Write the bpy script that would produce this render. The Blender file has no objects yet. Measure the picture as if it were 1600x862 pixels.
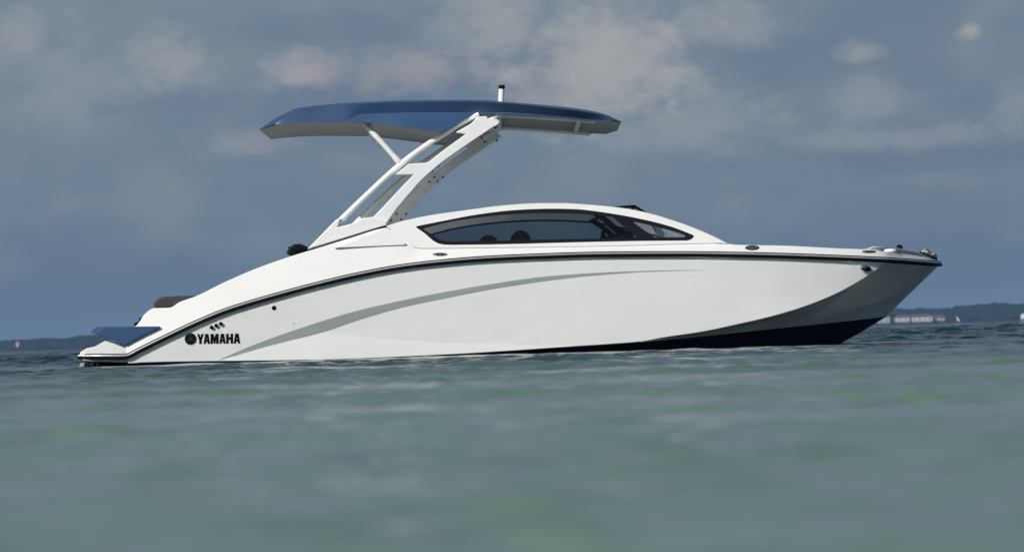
import bpy, bmesh, math, random
import numpy as np
from mathutils import Vector, Matrix
from mathutils.geometry import tessellate_polygon

random.seed(4)
rng = np.random.default_rng(7)
C = bpy.context.scene.collection
SC = bpy.context.scene

# ------------------------------------------------------------------ camera
D, HC, F = 32.0, 0.155, 5664.0
ROLL = math.atan(0.030)
PITCH = math.atan(95 * math.cos(ROLL) / F)
cam_d = bpy.data.cameras.new('camera')
cam = bpy.data.objects.new('camera', cam_d)
C.objects.link(cam)
cam.location = (0, -D, HC)
CAMR = Matrix.Rotation(math.pi / 2 + PITCH, 3, 'X') @ Matrix.Rotation(-ROLL, 3, 'Z')
cam.rotation_euler = CAMR.to_euler()
cam_d.sensor_width = 36
cam_d.lens = F / 1600 * 36
cam_d.clip_start = 0.1
cam_d.clip_end = 20000
cam_d.dof.use_dof = True
cam_d.dof.focus_distance = D + 0.25
cam_d.dof.aperture_fstop = 6.3
SC.camera = cam

# ------------------------------------------------------------------ light
SUN_DIR = Vector((-0.56, -0.64, 0.52)).normalized()      # towards the sun
sun_d = bpy.data.lights.new('sun', 'SUN')
sun_d.energy = 3.9
sun_d.angle = math.radians(0.5)
sun_d.color = (1.0, 0.975, 0.94)
sun = bpy.data.objects.new('sun', sun_d)
C.objects.link(sun)
sun.rotation_euler = SUN_DIR.to_track_quat('Z', 'Y').to_euler()
SC.view_settings.view_transform = 'Standard'
SC.view_settings.look = 'None'
SC.view_settings.exposure = 0.0
SC.view_settings.gamma = 1.0
SC.view_settings.use_curve_mapping = False
SC.cycles.use_denoising = True
SC.cycles.max_bounces = 10
SC.cycles.transparent_max_bounces = 12
SC.cycles.volume_bounces = 0
SC.cycles.blur_glossy = 0.0
SC.cycles.sample_clamp_indirect = 30.0
SC.cycles.caustics_reflective = True


def srgb(r, g, b):
    def f(c):
        c /= 255.0
        return c / 12.92 if c <= 0.04045 else ((c + 0.055) / 1.055) ** 2.4
    return (f(r), f(g), f(b), 1.0)


def pix_dir(px, py):
    v = CAMR @ Vector(((px - 800) / F, (431 - py) / F, -1.0))
    return v


# ------------------------------------------------------------------ sky
world = bpy.data.worlds.new('World')
SC.world = world
world.use_nodes = True
nt = world.node_tree
nt.nodes.clear()


def N(kind, **kw):
    n = nt.nodes.new(kind)
    for k, v in kw.items():
        setattr(n, k, v)
    return n


def L(a, b):
    nt.links.new(a, b)


def math_node(op, a, b=None, clamp=False):
    n = N('ShaderNodeMath', operation=op)
    n.use_clamp = clamp
    for i, v in enumerate((a, b)):
        if v is None:
            continue
        if isinstance(v, (int, float)):
            n.inputs[i].default_value = v
        else:
            L(v, n.inputs[i])
    return n.outputs[0]


def mix_col(fac, a, b):
    n = N('ShaderNodeMix', data_type='RGBA')
    for i, v in ((0, fac), (6, a), (7, b)):
        if isinstance(v, (int, float)):
            n.inputs[i].default_value = v
        elif isinstance(v, tuple):
            n.inputs[i].default_value = v
        else:
            L(v, n.inputs[i])
    return n.outputs[2]


def ramp01(v, lo, hi):
    n = N('ShaderNodeMapRange')
    n.interpolation_type = 'SMOOTHSTEP'
    L(v, n.inputs[0])
    n.inputs[1].default_value = lo
    n.inputs[2].default_value = hi
    return n.outputs[0]


sky = N('ShaderNodeTexSky', sky_type='NISHITA')
sky.sun_disc = False
sky.sun_elevation = math.asin(SUN_DIR.z)
sky.sun_rotation = math.atan2(SUN_DIR.x, SUN_DIR.y)
sky.air_density = 1.0
sky.dust_density = 1.5
SKY_STRENGTH = 0.06
tc = N('ShaderNodeTexCoord')
sep = N('ShaderNodeSeparateXYZ')
L(tc.outputs['Generated'], sep.inputs[0])
ex, ey, ez = sep.outputs


def noise(scale, detail, rough, sx=1.0, sz=1.0, off=(0, 0, 0)):
    mp = N('ShaderNodeMapping')
    L(tc.outputs['Generated'], mp.inputs[0])
    mp.inputs['Scale'].default_value = (sx, 1, sz)
    mp.inputs['Location'].default_value = off
    n = N('ShaderNodeTexNoise')
    n.inputs['Scale'].default_value = scale
    n.inputs['Detail'].default_value = detail
    n.inputs['Roughness'].default_value = rough
    L(mp.outputs[0], n.inputs['Vector'])
    return n.outputs['Fac']


n_big = noise(26, 5, 0.55, 1.0, 1.9)
n_det = noise(75, 7, 0.62, 1.0, 1.6, (3.1, 0, 1.7))
n_fine = noise(170, 6, 0.6, 1.0, 1.5, (0.4, 0, 9.2))
n_soft = noise(14, 3, 0.5, 1.0, 2.6, (7, 2, 5))
# clear-sky blue-grey, a little deeper and bluer towards the horizon
S_ = lambda *c: tuple(x / SKY_STRENGTH if i < 3 else 1.0 for i, x in enumerate(srgb(*c)))
low = S_(104, 124, 144)
high = S_(115, 132, 148)
base = mix_col(ramp01(ez, 0.01, 0.085), low, high)
base = mix_col(math_node('MULTIPLY', ramp01(n_big, 0.40, 0.70), math_node('MULTIPLY', ramp01(ez, 0.012, 0.04), 0.6)), base, S_(132, 143, 154))
base = mix_col(math_node('MULTIPLY', ramp01(n_soft, 0.48, 0.62), 0.55), base, S_(97, 117, 142))
# cumulus banks: direction, angular half size, strength, tint
banks = [((950, 105), (125, 85), 0.85, 0), ((870, 150), (75, 42), 0.5, 0),
         ((490, 108), (56, 28), 0.7, 1), ((650, 112), (100, 32), 0.5, 1),
         ((770, 40), (70, 60), 0.55, 0), ((1075, 190), (120, 42), 0.33, 0),
         ((1517, 48), (17, 11), 0.8, 1), ((1130, 35), (70, 34), 0.5, 0),
         ((110, 120), (95, 60), 0.25, 0), ((265, 95), (60, 40), 0.5, 0),
         ((390, 230), (60, 22), 0.35, 1), ((1350, 155), (50, 42), 0.28, 0),
         ((30, 60), (40, 40), 0.4, 0), ((1590, 180), (40, 40), 0.28, 0),
         ((1430, 215), (160, 16), 0.3, 0), ((1340, 82), (30, 16), 0.5, 0)]
dist = math_node('ADD', math_node('MULTIPLY', math_node('SUBTRACT', n_det, 0.5), 2.5),
                 math_node('MULTIPLY', math_node('SUBTRACT', n_fine, 0.5), 1.3))
tot = {0: None, 1: None}
for (c, r, s, tint) in banks:
    d = pix_dir(*c).normalized()
    w = r[0] / F
    h = r[1] / F
    ax = math_node('DIVIDE', math_node('SUBTRACT', ex, d.x), w)
    az = math_node('DIVIDE', math_node('SUBTRACT', ez, d.z), h)
    rr = math_node('SQRT', math_node('ADD', math_node('MULTIPLY', ax, ax), math_node('MULTIPLY', az, az)))
    v = math_node('ADD', rr, dist)
    m = math_node('MULTIPLY', math_node('SUBTRACT', 1.0, ramp01(v, 0.15, 1.75)), s * 0.88)
    m = math_node('MULTIPLY', m, math_node('GREATER_THAN', ey, 0.0))
    tot[tint] = m if tot[tint] is None else math_node('MAXIMUM', tot[tint], m)
base = mix_col(math_node('MINIMUM', tot[0], 1.0), base, S_(172, 171, 170))
base = mix_col(math_node('MINIMUM', tot[1], 1.0), base, S_(174, 167, 166))
# the cloud bank thins overhead to the open sky
col = mix_col(ramp01(ez, 0.12, 0.55), base, sky.outputs[0])
bg = N('ShaderNodeBackground')
bg.inputs[1].default_value = SKY_STRENGTH
L(col, bg.inputs[0])
out = N('ShaderNodeOutputWorld')
L(bg.outputs[0], out.inputs[0])

# ------------------------------------------------------------------ materials


def mat(name, color, rough=0.5, metal=0.0, spec=0.5, coat=0.0, var=0.0, vscale=6.0, bump=0.0, bscale=60.0):
    m = bpy.data.materials.new(name)
    m.use_nodes = True
    t = m.node_tree
    p = t.nodes['Principled BSDF']
    col = tuple(color[:3]) + (1.0,)
    p.inputs['Base Color'].default_value = col
    p.inputs['Roughness'].default_value = rough
    p.inputs['Metallic'].default_value = metal
    p.inputs['Specular IOR Level'].default_value = spec
    p.inputs['Coat Weight'].default_value = coat
    p.inputs['Coat Roughness'].default_value = 0.04
    tcn = t.nodes.new('ShaderNodeTexCoord')
    if var > 0:
        nz = t.nodes.new('ShaderNodeTexNoise')
        nz.inputs['Scale'].default_value = vscale
        nz.inputs['Detail'].default_value = 4
        t.links.new(tcn.outputs['Object'], nz.inputs['Vector'])
        mx = t.nodes.new('ShaderNodeMix')
        mx.data_type = 'RGBA'
        mx.inputs[6].default_value = tuple(c * (1 - var) for c in col[:3]) + (1,)
        mx.inputs[7].default_value = tuple(min(1, c * (1 + var)) for c in col[:3]) + (1,)
        t.links.new(nz.outputs['Fac'], mx.inputs[0])
        t.links.new(mx.outputs[2], p.inputs['Base Color'])
    if bump > 0:
        nb = t.nodes.new('ShaderNodeTexNoise')
        nb.inputs['Scale'].default_value = bscale
        nb.inputs['Detail'].default_value = 3
        t.links.new(tcn.outputs['Object'], nb.inputs['Vector'])
        bp = t.nodes.new('ShaderNodeBump')
        bp.inputs['Strength'].default_value = bump
        bp.inputs['Distance'].default_value = 0.01
        t.links.new(nb.outputs['Fac'], bp.inputs['Height'])
        t.links.new(bp.outputs[0], p.inputs['Normal'])
    return m


M_white = mat('white_gelcoat', (0.80, 0.80, 0.77), 0.16, spec=0.5, coat=0.3, var=0.015, vscale=2.0)
M_hullwhite = mat('hull_gelcoat', (0.78, 0.79, 0.765), 0.10, spec=0.5, coat=0.4, var=0.02, vscale=1.5)
M_powder = mat('white_powder_coat', (0.78, 0.79, 0.77), 0.34, spec=0.4, var=0.02, vscale=8)
M_navy = mat('navy_antifouling', (0.006, 0.010, 0.028), 0.35, spec=0.4, var=0.25, vscale=7)
M_silver = mat('silver_stripe', (0.30, 0.335, 0.33), 0.32, spec=0.5, coat=0.2, var=0.06, vscale=5)
M_black = mat('black_rubber', (0.004, 0.004, 0.0045), 0.55, spec=0.06, var=0.2, vscale=20)
M_blackpaint = mat('black_window_border', (0.006, 0.0065, 0.009), 0.25, spec=0.35, var=0.15, vscale=10)
M_chrome = mat('stainless_steel', (0.62, 0.63, 0.64), 0.14, metal=1.0, bump=0.05)
M_blue = mat('blue_paint', (0.031, 0.074, 0.165), 0.42, spec=0.4, coat=0.04, var=0.05, vscale=3)
M_lining = mat('canopy_lining', (0.33, 0.338, 0.335), 0.7, spec=0.2, var=0.05, vscale=5, bump=0.3, bscale=200)
M_vinyl = mat('charcoal_vinyl', (0.034, 0.031, 0.031), 0.5, spec=0.35, var=0.15, vscale=12, bump=0.25, bscale=90)
M_cloth = mat('black_canvas', (0.008, 0.008, 0.009), 0.85, spec=0.2, var=0.3, vscale=15, bump=0.5, bscale=40)
M_grille = mat('dark_grille', (0.05, 0.055, 0.06), 0.5, spec=0.4, bump=0.8, bscale=260)
M_rope = mat('tan_rope', (0.50, 0.46, 0.38), 0.8, spec=0.2, var=0.3, vscale=60, bump=0.6, bscale=150)
M_insert = mat('polished_trim', (0.62, 0.63, 0.63), 0.28, metal=0.45, var=0.1, vscale=30)
M_grey = mat('grey_metal', (0.42, 0.44, 0.44), 0.38, metal=0.4, var=0.15, vscale=25)


def glass_mat(name, tint, gloss=0.05):
    m = bpy.data.materials.new(name)
    m.use_nodes = True
    t = m.node_tree
    t.nodes.clear()
    tr = t.nodes.new('ShaderNodeBsdfTransparent')
    tr.inputs[0].default_value = tint + (1,)
    gl = t.nodes.new('ShaderNodeBsdfGlossy')
    gl.inputs['Roughness'].default_value = 0.02
    fr = t.nodes.new('ShaderNodeFresnel')
    fr.inputs[0].default_value = 1.45
    ml = t.nodes.new('ShaderNodeMath')
    ml.operation = 'MULTIPLY'
    ml.inputs[1].default_value = 0.9
    mx = t.nodes.new('ShaderNodeMixShader')
    o = t.nodes.new('ShaderNodeOutputMaterial')
    t.links.new(fr.outputs[0], ml.inputs[0])
    t.links.new(ml.outputs[0], mx.inputs[0])
    t.links.new(tr.outputs[0], mx.inputs[1])
    t.links.new(gl.outputs[0], mx.inputs[2])
    t.links.new(mx.outputs[0], o.inputs[0])
    return m


M_glass = glass_mat('tinted_glass', (0.45, 0.50, 0.53))
M_clear = glass_mat('clear_glass', (0.88, 0.92, 0.92))

# ------------------------------------------------------------------ geometry helpers
YC = 1.28                                     # the boat's centreline


def W(px, py, y):
    """a point of the boat: where it is seen in the photograph, and its distance across the boat"""
    d = pix_dir(px, py)
    k = (y + D) / d.y
    return Vector((d.x * k, y, HC + d.z * k))


def mir(p):
    return Vector((p.x, 2 * YC - p.y, p.z))


def curve(pts):
    """monotone cubic through (x, value) pairs"""
    x = np.array([p[0] for p in pts], float)
    v = np.array([p[1] for p in pts], float)
    h = np.diff(x)
    d = np.diff(v) / h
    m = np.zeros_like(v)
    for i in range(1, len(x) - 1):
        if d[i - 1] * d[i] > 0:
            w1, w2 = 2 * h[i] + h[i - 1], h[i] + 2 * h[i - 1]
            m[i] = (w1 + w2) / (w1 / d[i - 1] + w2 / d[i])
    m[0], m[-1] = d[0], d[-1]

    def f(t):
        t = min(max(t, x[0]), x[-1])
        i = min(int(np.searchsorted(x, t, 'right')) - 1, len(x) - 2)
        s = (t - x[i]) / h[i]
        a = (1 + 2 * s) * (1 - s) ** 2
        b = s * (1 - s) ** 2
        c = s * s * (3 - 2 * s)
        e = s * s * (s - 1)
        return float(a * v[i] + b * h[i] * m[i] + c * v[i + 1] + e * h[i] * m[i + 1])
    return f


class Mesh:
    def __init__(self):
        self.v, self.f, self.s, self.m = [], [], [], []

    def add(self, verts, faces, smooth=False, mi=0):
        o = len(self.v)
        self.v += [tuple(p) for p in verts]
        for f in faces:
            self.f.append(tuple(i + o for i in f))
            self.s.append(smooth)
            self.m.append(mi)

    def grid(self, rows, smooth=True, both=False, mi=0):
        """rows: list of equally long lists of points"""
        n = len(rows[0])
        for k in ((0, 1) if both else (0,)):
            vs = [mir(p) if k else p for r in rows for p in r]
            fs = []
            for i in range(len(rows) - 1):
                for j in range(n - 1):
                    q = (i * n + j, i * n + j + 1, (i + 1) * n + j + 1, (i + 1) * n + j)
                    fs.append(q[::-1] if k else q)
            self.add(vs, fs, smooth, mi)

    def prism(self, loops, depth, both=False, mi=0):
        """loops of front points (first the outline, then holes), a depth vector"""
        dv = Vector(depth) if not callable(depth) else None
        flat = [Vector((p.x, p.z, 0)) for lp in loops for p in lp]
        fl = [[Vector((p.x, p.z, 0)) for p in lp] for lp in loops]
        tris = tessellate_polygon(fl)
        pts = [p for lp in loops for p in lp]
        n = len(pts)
        for k in ((0, 1) if both else (0,)):
            front = pts
            back = [p + (dv if dv is not None else depth(p)) for p in pts]
            vs = front + back
            if k:
                vs = [mir(p) for p in vs]
            if len(loops) == 1:
                fs = [tuple(range(n)), tuple(i + n for i in reversed(range(n)))]
            else:
                fs = [tuple(t) for t in tris] + [tuple(i + n for i in reversed(t)) for t in tris]
            o = 0
            for lp in loops:
                c = len(lp)
                for i in range(c):
                    a, b = o + i, o + (i + 1) % c
                    fs.append((a, b, b + n, a + n))
                o += c
            self.add(vs, fs, False, mi)

    def tube(self, path, r, seg=12, both=False, closed=False, mi=0, flat=1.0):
        path = [Vector(p) for p in path]
        n = len(path)
        rad = r if isinstance(r, (list, tuple)) else [r] * n
        rings = []
        ref = Vector((0, 1, 0.123)).normalized()
        for i in range(n):
            a = path[(i - 1) % n] if (i > 0 or closed) else path[i]
            b = path[(i + 1) % n] if (i < n - 1 or closed) else path[i]
            t = (b - a).normalized()
            u = ref - t * ref.dot(t)
            if u.length < 1e-4:
                u = Vector((1, 0, 0)) - t * t.x
            u.normalize()
            w = t.cross(u)
            rings.append([path[i] + (u * math.cos(q) * flat + w * math.sin(q)) * rad[i]
                          for q in [2 * math.pi * k / seg for k in range(seg)]])
        for k in ((0, 1) if both else (0,)):
            vs = [mir(p) if k else p for rg in rings for p in rg]
            fs = []
            for i in range(n if closed else n - 1):
                i2 = (i + 1) % n
                for j in range(seg):
                    j2 = (j + 1) % seg
                    fs.append((i * seg + j, i * seg + j2, i2 * seg + j2, i2 * seg + j))
            self.add(vs, fs, True, mi)
            if not closed:
                for e, rg in ((0, rings[0]), (1, rings[-1])):
                    self.add([mir(p) if k else p for p in rg], [tuple(range(seg))], False, mi)

    def ball(self, c, r, seg=16, rings=9, fn=None, smooth=True, mi=0):
        vs, fs = [], []
        for i in range(rings + 1):
            th = math.pi * i / rings
            for j in range(seg):
                ph = 2 * math.pi * j / seg
                d = Vector((math.sin(th) * math.cos(ph), math.sin(th) * math.sin(ph), math.cos(th)))
                k = fn(d) if fn else 1.0
                vs.append(Vector(c) + Vector((d.x * r[0], d.y * r[1], d.z * r[2])) * k)
        for i in range(rings):
            for j in range(seg):
                j2 = (j + 1) % seg
                fs.append((i * seg + j, (i + 1) * seg + j, (i + 1) * seg + j2, i * seg + j2))
        self.add(vs, fs, smooth, mi)

    def box(self, lo, hi, mi=0):
        x0, y0, z0 = lo
        x1, y1, z1 = hi
        vs = [(x0, y0, z0), (x1, y0, z0), (x1, y1, z0), (x0, y1, z0), (x0, y0, z1), (x1, y0, z1), (x1, y1, z1), (x0, y1, z1)]
        fs = [(3, 2, 1, 0), (4, 5, 6, 7), (0, 1, 5, 4), (1, 2, 6, 5), (2, 3, 7, 6), (3, 0, 4, 7)]
        self.add(vs, fs, False, mi)

    def build(self, name, mats, parent=None, bevel=0.0, smooth_angle=False):
        me = bpy.data.meshes.new(name)
        org = Vector(parent.matrix_world.translation) if parent else Vector((0, 0, 0))
        if parent:
            org = Vector(ORIGIN.get(parent.name, (0, 0, 0)))
        me.from_pydata([(p[0] - org.x, p[1] - org.y, p[2] - org.z) for p in self.v], [], self.f)
        me.polygons.foreach_set('use_smooth', self.s if not bevel else [True] * len(self.f))
        me.polygons.foreach_set('material_index', self.m)
        ml = mats if isinstance(mats, (list, tuple)) else [mats]
        for m in ml:
            me.materials.append(m)
        bm = bmesh.new()
        bm.from_mesh(me)
        bmesh.ops.remove_doubles(bm, verts=bm.verts, dist=1e-6) if bevel else None
        bmesh.ops.dissolve_degenerate(bm, edges=bm.edges, dist=1e-7)
        bmesh.ops.recalc_face_normals(bm, faces=bm.faces)
        bm.to_mesh(me)
        bm.free()
        o = bpy.data.objects.new(name, me)
        C.objects.link(o)
        if bevel:
            b = o.modifiers.new('bevel', 'BEVEL')
            b.width = bevel
            b.segments = 3
            b.limit_method = 'ANGLE'
            b.angle_limit = math.radians(28)
            b.harden_normals = True
        if parent:
            o.parent = parent
            ORIGIN[o.name] = tuple(org)
        return o


ORIGIN = {}


def empty(name, loc, label, cat, group=None):
    o = bpy.data.objects.new(name, None)
    C.objects.link(o)
    o.location = loc
    ORIGIN[o.name] = tuple(loc)
    tag(o, label, cat, group)
    return o


def tag(o, label, cat, group=None, kind=None):
    if label:
        o['label'] = label
    if cat:
        o['category'] = cat
    if group:
        o['group'] = group
    if kind:
        o['kind'] = kind


# ------------------------------------------------------------------ water
def build_water():
    r = [0.0, 0.4, 0.8]
    x = 1.2
    while x < 20:
        r.append(x)
        x += 0.035
    while x < 64:
        r.append(x)
        x += 0.045
    while x < 140:
        r.append(x)
        x *= 1.0011
    while x < 640:
        r.append(x)
        x *= 1.0022
    while x < 2400:
        r.append(x)
        x *= 1.05
    r.append(2400.0)
    r = np.array(r)
    a = np.concatenate([np.linspace(-180, -60, 14)[:-1], np.linspace(-60, -22, 30)[:-1], np.linspace(-22, -10.5, 70)[:-1],
                        np.linspace(-10.5, 10.5, 380)[:-1], np.linspace(10.5, 22, 70)[:-1], np.linspace(22, 60, 30)[:-1],
                        np.linspace(60, 180, 14)])
    a = np.radians(a[:-1])
    rr, aa = np.meshgrid(r, a, indexing='ij')
    X = rr * np.sin(aa)
    Y = rr * np.cos(aa) - D
    da = np.gradient(a)[None, :] * rr
    dr = np.gradient(r)[:, None] + 0 * rr
    cell = np.maximum(da, dr)
    Z = np.zeros_like(X)
    ZS = np.zeros_like(X)
    # gentle domain warp so that crests are not straight
    wx = X + 0.25 * np.sin(0.9 * Y + 1.3 * np.sin(0.5 * X)) + 0.12 * np.sin(2.3 * Y + X)
    wy = Y + 0.25 * np.sin(1.1 * X + 0.7 * np.sin(0.6 * Y)) + 0.10 * np.sin(2.9 * X - Y)
    for i in range(72):
        lam = 0.12 * (1.7 / 0.12) ** ((i + rng.random()) / 72)
        k = 2 * math.pi / lam
        ang = math.radians(-100 + rng.normal(0, 38))
        kx, ky = k * math.cos(ang), k * math.sin(ang)
        slope = 0.042 if lam < 0.36 else (0.020 if lam < 0.9 else 0.011)
        amp = slope / k
        w = np.clip((lam / cell - 2.2) / 2.0, 0, 1)
        ph = kx * wx + ky * wy + rng.random() * 6.283
        s = np.sin(ph)
        if lam < 0.36:
            ZS += w * amp * 1.2 * (s + 0.25 * np.cos(2 * ph))
        else:
            Z += w * amp * 1.25 * (s + 0.25 * np.cos(2 * ph))
    # slow patches of calmer and rougher water
    patch = 0.85 + 0.35 * np.sin(0.31 * X + 0.9 * np.sin(0.23 * Y)) * np.sin(0.27 * Y + 1.1)
    near = np.clip((rr - 1.0) / 14.0, 0.0, 1.0)
    beyond = np.clip((Y + 20.0) / 18.0, 0, 1)
    # water lies calmer close along the boat's lee side
    alongside = np.clip((X + 7.5) / 2.0, 0, 1) * np.clip((7.0 - X) / 2.0, 0, 1)
    lee = 1.0 - alongside * np.clip((Y + 13.0) / 10.0, 0, 1) * np.clip((4.0 - Y) / 2.0, 0, 1) * 0.60
    Z *= patch * (0.70 + 0.20 * near + 1.3 * np.clip((Y - 3.0) / 8.0, 0, 1)) * lee
    P = np.sin(1.5 * Y + 1.6 * np.sin(0.63 * X + 0.4)) + np.sin(2.9 * Y + 0.9 * X + 1.9 * np.sin(0.51 * Y)) + 0.8 * np.sin(0.55 * X - 0.63 * Y + 1.0) + 0.8 * np.sin(5.1 * Y - 2.1 * X + 1.5 * np.sin(1.3 * X))
    c_ = np.clip((P + 0.55) / 0.9, 0, 1)
    slick = 1.0 - 0.80 * c_ * c_ * (3 - 2 * c_) * np.clip((Y + 30) / 4, 0, 1) * np.clip((3.0 - Y) / 3.0, 0, 1) * np.clip((X + 9.0) / 4.0, 0.25, 1)
    open_w = np.clip((-13.0 - Y) / 6.0, 0, 1) * np.clip((rr - 1.5) / 3.0, 0.4, 1)
    Z *= (0.35 + 0.65 * slick) * (1.0 - 0.6 * open_w)
    ZS *= 1.0 + 0.1 * open_w
    calm = slick * (1.0 - 0.62 * alongside * np.clip((Y + 3.5) / 1.5, 0, 1) * np.clip((4.0 - Y) / 2.0, 0, 1))
    Z += ZS * calm * patch * (0.75 + 0.2 * near + 0.15 * beyond)
    far = np.clip((rr - 60) / 120, 0, 1) * np.clip(1.6 - rr / 500, 0, 1)
    for i in range(26):
        lam = 1.6 * (9.0 / 1.6) ** ((i + rng.random()) / 26)
        k = 2 * math.pi / lam
        ang = math.radians(-100 + rng.normal(0, 30))
        w = np.clip((lam / cell - 2.2) / 2.0, 0, 1)
        ph = k * math.cos(ang) * wx + k * math.sin(ang) * wy + rng.random() * 6.283
        sl = 0.026 if lam < 4 else 0.014
        Z += far * w * sl / k * (np.sin(ph) + 0.25 * np.cos(2 * ph))
    Z += np.where(rr > 64, 0.012 * np.sin(0.8 * Y + 0.3 * X) * np.sin(0.37 * X + 0.21 * Y), 0) * np.clip(1 - rr / 400, 0, 1)
    nr, na = X.shape
    V = np.stack([X, Y, Z], -1).reshape(-1, 3)
    i = np.arange(nr - 1)[:, None]
    j = np.arange(na)[None, :]
    j2 = (j + 1) % na
    Fq = np.stack([i * na + j, i * na + j2, (i + 1) * na + j2, (i + 1) * na + j], -1).reshape(-1, 4)[:, ::-1]
    me = bpy.data.meshes.new('water')
    me.vertices.add(len(V))
    me.vertices.foreach_set('co', V.astype(np.float32).ravel())
    me.loops.add(Fq.size)
    me.loops.foreach_set('vertex_index', Fq.astype(np.int32).ravel())
    me.polygons.add(len(Fq))
    me.polygons.foreach_set('loop_start', (np.arange(len(Fq)) * 4).astype(np.int32))
    me.polygons.foreach_set('loop_total', np.full(len(Fq), 4, np.int32))
    me.polygons.foreach_set('use_smooth', np.ones(len(Fq), bool))
    me.update()
    me.validate()
    o = bpy.data.objects.new('water', me)
    C.objects.link(o)
    tag(o, 'rippled green grey sea around the white motorboat', 'sea', kind='structure')
    m = bpy.data.materials.new('sea_water')
    m.use_nodes = True
    t = m.node_tree
    p = t.nodes['Principled BSDF']
    p.inputs['Roughness'].default_value = 0.13
    p.inputs['IOR'].default_value = 1.333
    g = t.nodes.new('ShaderNodeTexCoord')
    sp = t.nodes.new('ShaderNodeSeparateXYZ')
    t.links.new(g.outputs['Object'], sp.inputs[0])

    def nz(scale, det, sx=1, sy=1):
        mp = t.nodes.new('ShaderNodeMapping')
        mp.inputs['Scale'].default_value = (sx, sy, 1)
        t.links.new(g.outputs['Object'], mp.inputs[0])
        n = t.nodes.new('ShaderNodeTexNoise')
        n.inputs['Scale'].default_value = scale
        n.inputs['Detail'].default_value = det
        t.links.new(mp.outputs[0], n.inputs['Vector'])
        return n.outputs['Fac']
    # pale sand bottom showing through shallow water on this side, deep water beyond the boat
    patchn = nz(0.35, 4, 0.6, 1.0)
    ad = t.nodes.new('ShaderNodeMath')
    ad.operation = 'MULTIPLY_ADD'
    t.links.new(patchn, ad.inputs[0])
    ad.inputs[1].default_value = 7.0
    t.links.new(sp.outputs[1], ad.inputs[2])
    mr = t.nodes.new('ShaderNodeMapRange')
    mr.interpolation_type = 'SMOOTHSTEP'
    mr.inputs[1].default_value = -23.0
    mr.inputs[2].default_value = 1.0
    t.links.new(ad.outputs[0], mr.inputs[0])
    sh = t.nodes.new('ShaderNodeMix')
    sh.data_type = 'RGBA'
    sh.inputs[6].default_value = (0.108, 0.188, 0.145, 1)
    sh.inputs[7].default_value = (0.160, 0.244, 0.194, 1)
    t.links.new(nz(4.5, 5, 0.8, 0.9), sh.inputs[0])
    mx = t.nodes.new('ShaderNodeMix')
    mx.data_type = 'RGBA'
    t.links.new(mr.outputs[0], mx.inputs[0])
    t.links.new(sh.outputs[2], mx.inputs[6])
    mx.inputs[7].default_value = (0.009, 0.032, 0.031, 1)
    t.links.new(mx.outputs[2], p.inputs['Base Color'])
    # fine ripples
    bp = t.nodes.new('ShaderNodeBump')
    bp.inputs['Strength'].default_value = 0.3
    bp.inputs['Distance'].default_value = 0.012
    t.links.new(nz(9.0, 5, 0.7, 1.0), bp.inputs['Height'])
    bp2 = t.nodes.new('ShaderNodeBump')
    bp2.inputs['Strength'].default_value = 0.35
    bp2.inputs['Distance'].default_value = 0.12
    t.links.new(nz(1.6, 4, 0.6, 1.0), bp2.inputs['Height'])
    t.links.new(bp.outputs[0], bp2.inputs['Normal'])
    t.links.new(bp2.outputs[0], p.inputs['Normal'])
    me.materials.append(m)
    return o


build_water()

# ------------------------------------------------------------------ far shore
SHORE_Y = 1950.0
M_wood = mat('far_foliage', (0.016, 0.024, 0.018), 0.9, spec=0.1, var=0.35, vscale=0.12)
M_ground = mat('shore_ground', (0.03, 0.032, 0.026), 0.95, spec=0.1, var=0.2, vscale=0.05)
sh = Mesh()
xs = np.linspace(-950, 950, 240)
rows = [[], [], [], []]
for x in xs:
    w = 4 * math.sin(x * 0.011) + 3 * math.sin(x * 0.047)
    rows[0].append(Vector((x, SHORE_Y - 22 + w, -0.6)))
    rows[1].append(Vector((x, SHORE_Y - 14 + w, 0.7)))
    rows[2].append(Vector((x, SHORE_Y + 2, 1.4)))
    rows[3].append(Vector((x, SHORE_Y + 140, 1.6)))
sh.grid(rows)
so = sh.build('shore', M_ground)
tag(so, 'low dark shore along the far side of the water', 'shore', kind='structure')

wd = Mesh()
hgt = curve([(-950, 6.2), (-281, 6.4), (-262, 7.0), (-240, 7.2), (-100, 7.6), (100, 8.4), (210, 9.2), (240, 9.4), (280, 9.8), (950, 9.0)])
nx = 1500
xs = np.linspace(-930, 930, nx)
r1, r2, r3 = rng.random(3) * 6


def bumpy(x, y):
    v = 0
    for a, f in ((1.0, 0.05), (0.8, 0.13), (0.55, 0.31), (0.4, 0.63), (0.28, 1.2)):
        v += a * math.sin(f * x + 1.7 * math.sin(f * 0.6 * y + f * 31) + f * 97)
    return v


prof = [(-9, 0.02), (-9.5, 0.25), (-8, 0.55), (-4, 0.85), (2, 1.0), (10, 1.03), (22, 0.95), (40, 0.6), (50, 0.05)]
rows = []
for k, (dy, hh) in enumerate(prof):
    row = []
    for x in xs:
        h = hgt(x) * hh + (0.55 * bumpy(x, k * 5.0) + rng.normal(0, 0.18)) * (hh ** 0.7)
        y = SHORE_Y + 16 + dy + 1.1 * bumpy(x * 0.8 + 50, k * 7)
        row.append(Vector((x, y, max(1.0, 1.0 + h - 1.0))))
    rows.append(row)
wd.grid(rows, smooth=False)
wo = wd.build('far_wood', M_wood)
tag(wo, 'low blue green line of trees along the far shore', 'trees', kind='stuff')

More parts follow.
